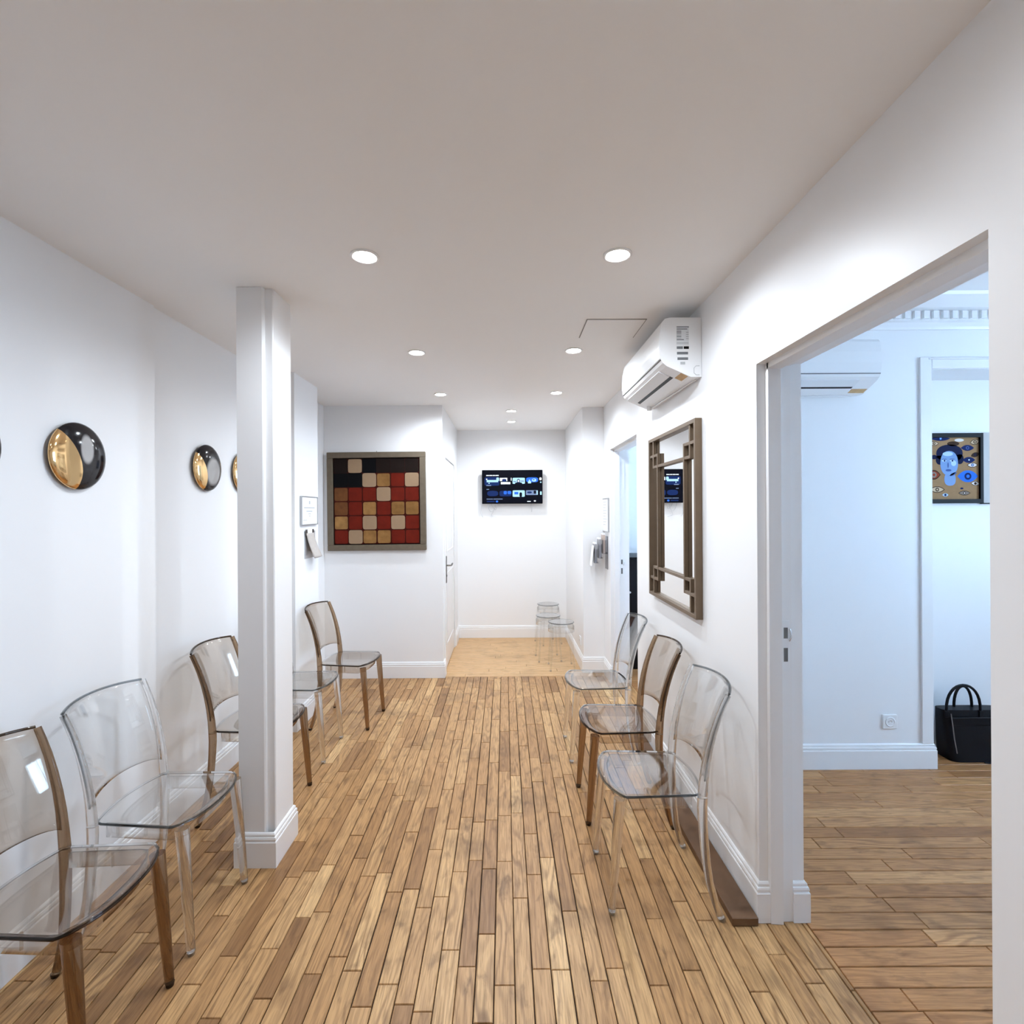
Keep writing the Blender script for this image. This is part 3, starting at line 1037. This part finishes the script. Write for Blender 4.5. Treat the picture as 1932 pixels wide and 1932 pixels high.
# ------------------------------------------------------------------ wall plates (plain gold / black stand-ins)
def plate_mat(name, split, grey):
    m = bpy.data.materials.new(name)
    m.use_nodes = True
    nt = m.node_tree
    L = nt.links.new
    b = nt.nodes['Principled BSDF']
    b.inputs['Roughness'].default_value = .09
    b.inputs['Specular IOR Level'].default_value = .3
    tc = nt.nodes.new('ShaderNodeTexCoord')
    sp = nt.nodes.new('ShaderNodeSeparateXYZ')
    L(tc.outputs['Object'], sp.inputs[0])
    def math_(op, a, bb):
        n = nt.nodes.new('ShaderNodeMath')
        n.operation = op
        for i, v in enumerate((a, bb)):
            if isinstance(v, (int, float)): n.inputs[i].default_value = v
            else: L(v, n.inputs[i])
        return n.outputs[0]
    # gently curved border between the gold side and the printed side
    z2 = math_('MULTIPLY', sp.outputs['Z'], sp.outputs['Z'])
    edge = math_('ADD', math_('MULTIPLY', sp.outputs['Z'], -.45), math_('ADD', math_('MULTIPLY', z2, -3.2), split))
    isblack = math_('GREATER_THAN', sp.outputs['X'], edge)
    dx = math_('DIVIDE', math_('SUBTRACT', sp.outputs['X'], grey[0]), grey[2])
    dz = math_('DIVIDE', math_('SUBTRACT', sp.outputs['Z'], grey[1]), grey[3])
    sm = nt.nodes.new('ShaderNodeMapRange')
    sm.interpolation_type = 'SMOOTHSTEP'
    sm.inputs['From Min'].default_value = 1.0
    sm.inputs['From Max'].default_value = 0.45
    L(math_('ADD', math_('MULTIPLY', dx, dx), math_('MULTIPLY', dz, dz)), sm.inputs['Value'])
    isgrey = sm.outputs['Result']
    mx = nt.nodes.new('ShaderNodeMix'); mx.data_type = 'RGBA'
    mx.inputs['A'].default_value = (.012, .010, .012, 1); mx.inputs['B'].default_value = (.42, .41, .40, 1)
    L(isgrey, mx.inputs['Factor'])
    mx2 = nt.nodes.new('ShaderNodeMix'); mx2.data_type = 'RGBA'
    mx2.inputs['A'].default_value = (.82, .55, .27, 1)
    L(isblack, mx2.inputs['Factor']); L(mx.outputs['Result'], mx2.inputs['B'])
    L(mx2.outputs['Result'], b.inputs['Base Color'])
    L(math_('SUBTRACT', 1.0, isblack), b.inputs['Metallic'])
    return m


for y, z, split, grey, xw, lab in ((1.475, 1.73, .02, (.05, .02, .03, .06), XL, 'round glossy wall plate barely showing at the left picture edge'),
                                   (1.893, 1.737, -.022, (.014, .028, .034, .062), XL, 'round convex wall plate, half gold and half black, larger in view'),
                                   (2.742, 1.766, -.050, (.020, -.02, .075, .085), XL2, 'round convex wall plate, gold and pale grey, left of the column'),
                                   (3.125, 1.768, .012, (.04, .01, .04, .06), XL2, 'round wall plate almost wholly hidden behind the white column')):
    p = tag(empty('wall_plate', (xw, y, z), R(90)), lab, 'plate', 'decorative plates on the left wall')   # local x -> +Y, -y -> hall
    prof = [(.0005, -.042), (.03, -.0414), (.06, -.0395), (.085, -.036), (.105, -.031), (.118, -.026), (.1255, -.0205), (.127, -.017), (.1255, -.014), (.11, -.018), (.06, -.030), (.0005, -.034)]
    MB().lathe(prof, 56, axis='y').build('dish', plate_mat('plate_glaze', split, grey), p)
    for o in p.children: fix_normals(o)
    MB().box(-.02, .02, -.033, -.0005, -.02, .02).build('hanger', STEEL, p)


# ------------------------------------------------------------------ wall screen
tv = tag(empty('television', (.093, 5.90, 1.605)), 'black flat wall screen showing rows of blue thumbnails', 'television')
TW, THH = .718, .400
BODY = pmat('screen_body', (.003, .003, .004), .45, spec=.12)
MB().box(-TW / 2, TW / 2, 0, .035, 0, THH, bev=.004).build('casing', BODY, tv)
def em(name, col, s=1.0):
    return pmat(name, (.0, .0, .0), .5, emit=col, es=s, spec=.08)
SCR = em('screen_dark', (.0012, .0018, .007), 1.0)
E_W, E_C, E_B, E_D, E_N, E_G = em('ui_white', (.80, .88, .95)), em('ui_ice', (.42, .72, .95)), em('ui_blue', (.03, .15, .70)), em('ui_deep', (.008, .025, .12)), em('ui_night', (.002, .003, .012)), em('ui_greyblue', (.18, .25, .42))
sc = MB().box(-TW / 2 + .008, TW / 2 - .008, -.0012, .0005, .008, THH - .008).build('display', SCR, tv)
def ui(x0, y0, x1, y1, mat, lay=1, nm='picture', rnd_=0):
    """rectangle in the picture grid of the display (x 232..1615, y 320..1095)"""
    u = lambda x: ((x - 232) / 1383 - .5) * TW
    v = lambda y: THH - (y - 320) / 775 * THH
    ya = -.0012 - .0002 * lay
    if rnd_:
        poly = []
        cx, cz, rx, rz = (u(x0) + u(x1)) / 2, (v(y0) + v(y1)) / 2, (u(x1) - u(x0)) / 2, (v(y0) - v(y1)) / 2
        for i in range(20):
            a = 2 * math.pi * i / 20
            ca, sa = math.cos(a), math.sin(a)
            poly.append((cx + rx * math.copysign(abs(ca) ** rnd_, ca), cz + rz * math.copysign(abs(sa) ** rnd_, sa)))
        return fix_normals(MB().prism(poly, 'y', ya, ya + .0002).build(nm, mat, sc))
    return MB().box(u(x0), u(x1), ya, ya + .0002, v(y1), v(y0)).build(nm, mat, sc)
ui(290, 480, 632, 680, E_D, 1, 'tile', .3)
for k, (xa, xb) in enumerate(((330, 395), (402, 470), (478, 530), (537, 615))):
    ui(xa, 434, xb, 456, E_W, 1, 'heading')
ui(340, 548, 600, 600, E_C, 2); ui(560, 492, 622, 575, E_C, 3, rnd_=.5); ui(325, 515, 355, 550, E_W, 3, rnd_=.9); ui(380, 610, 410, 636, E_C, 2, rnd_=.9)
ui(332, 662, 440, 684, E_G, 2, 'caption')
ui(640, 500, 810, 575, E_W, 1); ui(690, 525, 790, 590, E_D, 2, rnd_=.8); ui(820, 505, 890, 600, E_N, 2); ui(890, 500, 908, 565, E_W, 1); ui(662, 596, 880, 648, E_W, 2)
ui(930, 500, 1212, 640, E_C, 1, rnd_=.2); ui(1030, 528, 1100, 620, E_D, 2, rnd_=.9); ui(1045, 548, 1085, 600, E_W, 3, rnd_=.9); ui(985, 605, 1150, 660, E_N, 2, rnd_=.8); ui(945, 575, 1015, 600, E_G, 2); ui(1110, 565, 1190, 590, E_G, 2)
ui(1240, 492, 1512, 605, E_B, 1, rnd_=.5); ui(1300, 545, 1330, 580, E_C, 2, rnd_=.8); ui(1282, 580, 1352, 630, E_C, 2); ui(1370, 520, 1470, 590, E_C, 2, rnd_=.9); ui(1385, 535, 1440, 560, E_B, 3, rnd_=.9)
ui(1540, 495, 1594, 560, E_W, 1, rnd_=.7); ui(1555, 590, 1590, 620, E_C, 1, rnd_=.8)
ui(335, 755, 395, 772, E_G, 1, 'caption')
ui(350, 795, 600, 920, E_D, 1, rnd_=.7); ui(630, 795, 905, 925, E_D, 1, rnd_=.4); ui(725, 800, 800, 880, E_B, 2, rnd_=.6); ui(815, 800, 900, 875, E_B, 2, rnd_=.6)
ui(930, 788, 1208, 938, E_C, 1, rnd_=.2); ui(970, 825, 1060, 882, E_B, 2); ui(1085, 835, 1145, 940, E_N, 2, rnd_=.6)
ui(1235, 788, 1505, 898, E_G, 1, rnd_=.15); ui(1260, 815, 1370, 860, E_D, 2, rnd_=.9); ui(1410, 795, 1465, 870, E_N, 2, rnd_=.5); ui(1480, 795, 1504, 890, E_C, 2)
ui(1555, 815, 1594, 895, E_C, 1, rnd_=.4)
ui(335, 978, 480, 994, E_G, 1, 'caption'); ui(490, 978, 700, 994, E_G, 1, 'caption'); ui(545, 1018, 600, 1065, E_B, 1, rnd_=.9); ui(340, 1025, 520, 1055, E_D, 1)
ui(1262, 1034, 1342, 1052, E_W, 1, 'caption'); ui(1412, 1018, 1460, 1050, E_W, 1, rnd_=.9)
MB().box(-.09, .09, .036, .0845, .10, .30).build('wall_mount', STEEL, tv)
CABLE = flat('pale_cable', (.62, .63, .65))
for k, pts in enumerate((
        [(-.37 + .01, .030, .03), (-.37, .045, -.05), (-.372, .05, -.12), (-.35, .06, -.16)],
        [(-.30, .030, .03), (-.285, .045, -.05), (-.25, .05, -.095), (-.21, .05, -.055), (-.19, .03, .02)],
        [(-.26, .035, .03), (-.235, .05, -.03), (-.20, .05, -.07), (-.185, .04, -.03), (-.18, .03, .02)],
        [(-.225, .05, -.09), (-.25, .055, -.14), (-.19, .06, -.16)],
        [(.225, .030, .02), (.232, .05, -.05), (.23, .06, -.10)])):
    fine = []
    for i in range(len(pts) - 1):
        p0, p1, p2, p3 = (Vector(pts[max(i - 1, 0)]), Vector(pts[i]), Vector(pts[i + 1]), Vector(pts[min(i + 2, len(pts) - 1)]))
        for t in (0, .25, .5, .75):
            fine.append(.5 * ((2 * p1) + (p2 - p0) * t + (2 * p0 - 5 * p1 + 4 * p2 - p3) * t * t + (3 * p1 - p0 - 3 * p2 + p3) * t ** 3))
    fine.append(Vector(pts[-1]))
    MB().tube(fine, .0032, 8).build('cable', CABLE, tv)


# ------------------------------------------------------------------ notices, leaflets, socket outlets
PAPER = flat('white_paper', (.82, .82, .83), .7)
SILVER = pmat('silver_frame', (.45, .45, .46), .35, .6)
ce = tag(empty('framed_notice', (-1.455, 3.69, 1.425), R(90)), 'small white framed notice with printed lines, left of the mosaic painting', 'notice')
hw, hh = .15, .210
MB().box(-hw + .006, hw - .006, -.012, -.0005, .006, hh - .006).build('sheet', PAPER, ce)
for a in ((-hw, hw, hh - .006, hh), (-hw, hw, 0, .006), (-hw, -hw + .006, .006, hh - .006), (hw - .006, hw, .006, hh - .006)):
    MB().box(a[0], a[1], -.016, -.0005, a[2], a[3]).build('frame_bar', SILVER, ce)
for x0, x1, z, t in ((-.012, .010, .165, .012), (-.105, .095, .126, .004), (-.06, .05, .101, .004), (-.025, .02, .082, .003), (-.015, .012, .066, .003), (-.12, -.05, .037, .002)):
    MB().box(x0, x1, -.0126, -.0118, z - t, z + t).build('print', INK2, ce)
cal = tag(empty('hanging_leaflet', (-1.455, 3.712, 1.18), R(90)), 'curling beige printed leaflet hung below the framed notice', 'leaflet')
BEIGE = pmat('beige_paper', (.47, .42, .38), .8, var=.12, vscale=60)
holder = clear_sheet('leaflet_holder', (.90, .90, .91), 1.0)
def leaf(u, v):
    x = lerp(-.085, .055, u) + .035 * (1 - v)
    return x, -.012 - .045 * (1 - v) ** 1.5 - .02 * (1 - v) * math.sin(u * 3), lerp(.0, .185, v) + .01 * u * (1 - v)
fix_normals(MB().sheet(leaf, 8, 10, lambda u, v: (0, .0015, 0), 0, 0).build('paper', BEIGE, cal))
MB().box(-.10, .10, -.006, -.0005, 0, .20).build('backing', holder, cal)
MB().box(-.055, .030, -.010, -.0065, .165, .215).build('tab', PAPER, cal)
for x in (-.09, .035):
    MB().box(x, x + .022, -.012, -.0065, .17, .212).build('clip', STEEL, cal)
nb = tag(empty('framed_sheet', (XR, 4.575, 1.325), R(-90)), 'narrow white framed sheet on the right beyond the far doorway', 'notice')
MB().box(-.124, .124, -.010, -.0005, .006, .300).build('sheet', PAPER, nb)
for a in ((-.13, .13, .300, .307), (-.13, .13, 0, .006), (-.13, -.124, .006, .300), (.124, .13, .006, .300)):
    MB().box(a[0], a[1], -.014, -.0005, a[2], a[3]).build('frame_bar', SILVER, nb)
for i in range(9):
    MB().box(-.09, .07 - .03 * (i % 3), -.0106, -.0098, .27 - i * .026, .274 - i * .026).build('print', INK2, nb)
# stepped leaflet rack
rk = tag(empty('leaflet_rack', (XR, 4.56, .965), R(-90)), 'stepped clear rack of leaflets on the right wall beyond the far doorway', 'rack')
RACK = clear_sheet('rack_plastic', (.80, .80, .82), 1.0)
GREYP = pmat('grey_leaflet', (.32, .31, .32), .5, var=.2, vscale=30)
TANP = pmat('tan_leaflet', (.52, .42, .36), .6)
MB().box(-.055, .055, -.006, -.0005, .02, .32).build('back_panel', RACK, rk)
for i, (d, zt, mt) in enumerate(((.030, .345, TANP), (.068, .305, GREYP), (.108, .262, GREYP))):
    pk = MB().box(-.055, .055, -d - .018, -d + .010, zt - .185, zt - .06).build('pocket', RACK, rk)
    MB().box(-.050, .050, -d - .014, -d + .004, zt - .18, zt - .012).build('leaflet', mt, pk)
    MB().box(-.050, .050, -d - .0142, -d + .0042, zt - .0119, zt).build('leaflet_edge', PAPER, pk)
    MB().box(-.055, .055, -d + .0105, -.006 if i == 0 else -d + .019, zt - .185, zt - .175).build('shelf', RACK, rk)
lf = MB().add([(-.05, -.150, .05), (.05, -.150, .05), (.05, -.130, .235), (-.05, -.130, .235), (-.05, -.147, .05), (.05, -.147, .05), (.05, -.127, .235), (-.05, -.127, .235)],
              [(0, 1, 2, 3), (7, 6, 5, 4), (0, 4, 5, 1), (1, 5, 6, 2), (2, 6, 7, 3), (3, 7, 4, 0)])
fix_normals(lf.build('loose_leaflet', PAPER, rk))


def socket(loc, rz, lab):
    s = tag(empty('wall_socket', loc, rz), lab, 'socket')
    MB().box(-.042, .042, -.011, -.0005, -.042, .042, bev=.003).build('plate', PLASTIC, s)
    MB().lathe([(.029, -.0112), (.029, -.0135), (.024, -.0135), (.021, -.0108), (.0005, -.0108)], 28, axis='y').build('well', PLASTIC, s)
    for o in s.children: fix_normals(o)
    for x in (-.0095, .0095):
        MB().tube([(x, -.0117, 0), (x, -.0107, 0)], .0026, 10).build('hole', SEAM, s)
    MB().tube([(0, -.0170, .008), (0, -.0107, .008)], .0024, 10).build('earth_pin', CHROME, s)


socket((2.245, YS, .275), 0, 'white round socket outlet low on the side room wall')
socket((XA1, 4.85, .255), R(-90), 'white socket outlet low on the alcove side wall by the stools')


# ------------------------------------------------------------------ portrait in the side room niche
po = tag(empty('portrait_painting', (2.827, YN, 1.552), 0), 'framed portrait of a blue face with dark hair among painted eyes', 'painting')
pw_, ph_ = .19, .442
BK = pmat('black_frame', (.003, .003, .004), .5, spec=.15)
for a in ((-pw_, pw_, ph_ - .026, ph_), (-pw_, pw_, 0, .026), (-pw_, -pw_ + .018, .026, ph_ - .026), (pw_ - .018, pw_, .026, ph_ - .026)):
    MB().box(a[0], a[1], -.034, -.002, a[2], a[3]).build('frame_bar', BK, po)
TAN = pmat('tan_ground', (.33, .20, .10), .8, spec=.12, var=.15, vscale=40)
cvs = MB().box(-pw_ + .018, pw_ - .018, -.020, -.004, .026, ph_ - .026).build('canvas', TAN, po)
C_ = {n: flat('paint_' + n, c, .7, spec=.12) for n, c in dict(hair=(.006, .010, .045), face=(.20, .33, .58), light=(.45, .62, .85), shade=(.06, .11, .30), blue=(.03, .16, .62), navy=(.008, .018, .10), cream=(.58, .44, .29), red=(.28, .05, .02), brown=(.045, .022, .012), white=(.75, .70, .66), grey=(.24, .20, .17)).items()}
def blob(px, py, rx, ry, mat, lay, pwr=1.0, nm='brush_mark', ang=0.0, almond=False):
    """px, py in the close-up grid: x 185..1265 over the visible canvas, y 297..1620"""
    kx = (ph_ - .052) / 1323.0
    cx = pw_ - .018 - (1265 - px) * kx
    cz = .026 + (1620 - py) * kx
    n = 24
    poly = []
    for i in range(n):
        a = 2 * math.pi * i / n
        ca, sa = math.cos(a), math.sin(a)
        x, y = rx * math.copysign(abs(ca) ** pwr, ca), ry * math.copysign(abs(sa) ** pwr, sa)
        if almond: y = ry * math.copysign(1 - abs(math.cos(a)) ** 2.2, sa) if abs(sa) > 1e-6 else 0
        X = x * math.cos(ang) - y * math.sin(ang)
        Y = x * math.sin(ang) + y * math.cos(ang)
        poly.append((min(max(cx + X * kx, -pw_ + .0185), pw_ - .0185), min(max(cz + Y * kx, .0265), ph_ - .0265)))
    ya = -.020 - .0004 * lay
    fix_normals(MB().prism(poly, 'y', ya, ya + .0004).build(nm, mat, cvs))
blob(640, 640, 285, 190, C_['hair'], 1, .9); blob(430, 780, 85, 100, C_['hair'], 1); blob(860, 760, 85, 110, C_['hair'], 1); blob(310, 715, 62, 48, C_['hair'], 1); blob(720, 430, 130, 50, C_['brown'], 1)
blob(648, 1190, 122, 140, C_['face'], 2, .8, 'neck'); blob(715, 1085, 80, 26, C_['shade'], 3, ang=.45)
blob(630, 850, 190, 265, C_['face'], 3, .9, 'face'); blob(725, 850, 55, 60, C_['light'], 4); blob(600, 650, 110, 45, C_['light'], 4)
for ex in (520, 690):
    blob(ex, 795, 52, 26, C_['light'], 5, 1, 'eye', almond=True); blob(ex + 8, 795, 18, 20, C_['navy'], 6, 1, 'iris'); blob(ex, 762, 56, 9, C_['shade'], 5, 1, 'brow')
blob(605, 890, 12, 60, C_['shade'], 5, 1, 'nose'); blob(612, 1000, 62, 24, C_['shade'], 5, 1, 'mouth')
def eye(px, py, rx, ry, rim, fill, iris, pup, ang=0.0):
    blob(px, py, rx * 1.08, ry * 1.22, rim, 1, 1, 'eye_outline', ang, True)
    blob(px, py, rx * .94, ry * .94, fill, 2, 1, 'eye', ang, True)
    blob(px, py, ry * .70, ry * .72, iris, 3, 1, 'iris')
    blob(px, py, ry * .34, ry * .34, pup, 4, 1, 'pupil')
eye(310, 425, 95, 40, C_['brown'], C_['cream'], C_['brown'], C_['cream']); eye(1030, 1130, 205, 105, C_['blue'], C_['blue'], C_['navy'], C_['blue']); eye(300, 1095, 135, 85, C_['brown'], C_['red'], C_['grey'], C_['red'])
eye(370, 1412, 150, 56, C_['brown'], C_['cream'], C_['brown'], C_['cream']); eye(955, 1490, 120, 42, C_['brown'], C_['grey'], C_['brown'], C_['white']); eye(1055, 780, 125, 52, C_['navy'], C_['navy'], C_['hair'], C_['light'])
eye(1130, 890, 105, 44, C_['brown'], C_['white'], C_['shade'], C_['light']); eye(1025, 522, 130, 52, C_['navy'], C_['navy'], C_['shade'], C_['navy']); eye(1185, 395, 100, 50, C_['brown'], C_['cream'], C_['brown'], C_['cream'], .2)
eye(545, 1528, 68, 34, C_['grey'], C_['light'], C_['hair'], C_['navy']); eye(1190, 1285, 90, 40, C_['brown'], C_['white'], C_['brown'], C_['brown'], -.1); eye(450, 320, 190, 40, C_['navy'], C_['navy'], C_['blue'], C_['light']); eye(1190, 670, 90, 42, C_['brown'], C_['brown'], C_['hair'], C_['brown'], .3)
blob(850, 355, 100, 34, C_['white'], 1); blob(900, 1390, 34, 20, C_['navy'], 1); blob(220, 850, 45, 42, C_['hair'], 1, almond=True); blob(215, 1262, 60, 40, C_['brown'], 1, almond=True); blob(205, 565, 36, 36, C_['hair'], 1, almond=True)
nx = tag(empty('pale_canvas', (3.115, YN, 1.553), 0), 'pale blank canvas on the niche wall right of the portrait', 'canvas')
MB().box(-.094, .12, -.022, -.002, .0, .445, bev=.002).build('panel', pmat('pale_linen', (.56, .54, .52), .8, bump=.3, bscale=400), nx)
MB().box(-.094, .12, -.022, -.002, -.006, -.0005).build('bottom_edge', BK, nx)

# ------------------------------------------------------------------ black handbag on the side room floor
LEATHER = pmat('black_leather', (.004, .004, .006), .5, spec=.2, bump=.2, bscale=150)
hb = tag(empty('handbag', (2.83, 3.045, 0)), 'black leather handbag with two looped handles standing on the floor', 'handbag')
def bagp(u, v):
    a = u * 2 * math.pi
    w_, d_ = lerp(.158, .190, v ** .7), lerp(.070, .040, v)
    ca, sa = math.cos(a), math.sin(a)
    return w_ * math.copysign(abs(ca) ** .35, ca), d_ * math.copysign(abs(sa) ** .45, sa), .002 + .300 * v
bm_ = MB()
NU, NV = 48, 10
vs = [bagp(i / NU, j / NV) for j in range(NV + 1) for i in range(NU)]
fs = [(j * NU + i, j * NU + (i + 1) % NU, (j + 1) * NU + (i + 1) % NU, (j + 1) * NU + i) for j in range(NV) for i in range(NU)]
bm_.add(vs, fs, 0, True)
bm_.add(vs, [tuple(range(NU - 1, -1, -1)), tuple(NV * NU + i for i in range(NU))])
bm_.build('body', LEATHER, hb)
MB().box(-.15, .15, -.0545, -.0480, .215, .262, bev=.002).build('front_flap', LEATHER, hb)
for yy, w_, off in ((-.040, .103, -.070), (.018, .055, -.020)):
    pts = [(off + w_ * math.cos(math.pi * i / 16) , yy - .0 * i, .292 + (.162 if yy < 0 else .135) * math.sin(math.pi * i / 16) ** .8) for i in range(17)]
    MB().tube(pts, .0075, 10).build('handle', LEATHER, hb)
MB().tube([(-.155, -.052, .285), (-.152, -.060, .22), (-.146, -.064, .14), (-.135, -.069, .055)], .0028, 8).build('zip_pull', pmat('taupe_zip', (.20, .17, .16), .5), hb)
for x in (-.173, .033):
    MB().box(x - .012, x + .012, -.0480, -.0400, .262, .30, bev=.002).build('handle_tab', LEATHER, hb)
strap = [(.02, -.078, .006), (.08, -.095, .006), (.16, -.105, .006), (.24, -.11, .006)]
MB().tube(strap, [(.006, .004)] * 4, 8).build('shoulder_strap', LEATHER, hb)

# ------------------------------------------------------------------ black cabinet seen through the far doorway
cb = tag(empty('black_cabinet', (1.42, 4.95, 0)), 'tall black cabinet in the room behind the far doorway', 'cabinet')
MB().box(-.28, .28, -.185, .29, .001, 1.07, bev=.003).build('body', BLACK, cb)
for x0, x1, kx in ((-.277, -.002, -.235), (.002, .277, .235)):
    dd = MB().box(x0, x1, -.203, -.1855, .02, 1.05, bev=.002).build('door', BLACK, cb)
    MB().tube([(kx, -.2032, .74), (kx, -.215, .74), (kx, -.222, .74), (kx, -.228, .74)], [.006, .008, .014, .010], 12).build('knob', CHROME, dd)
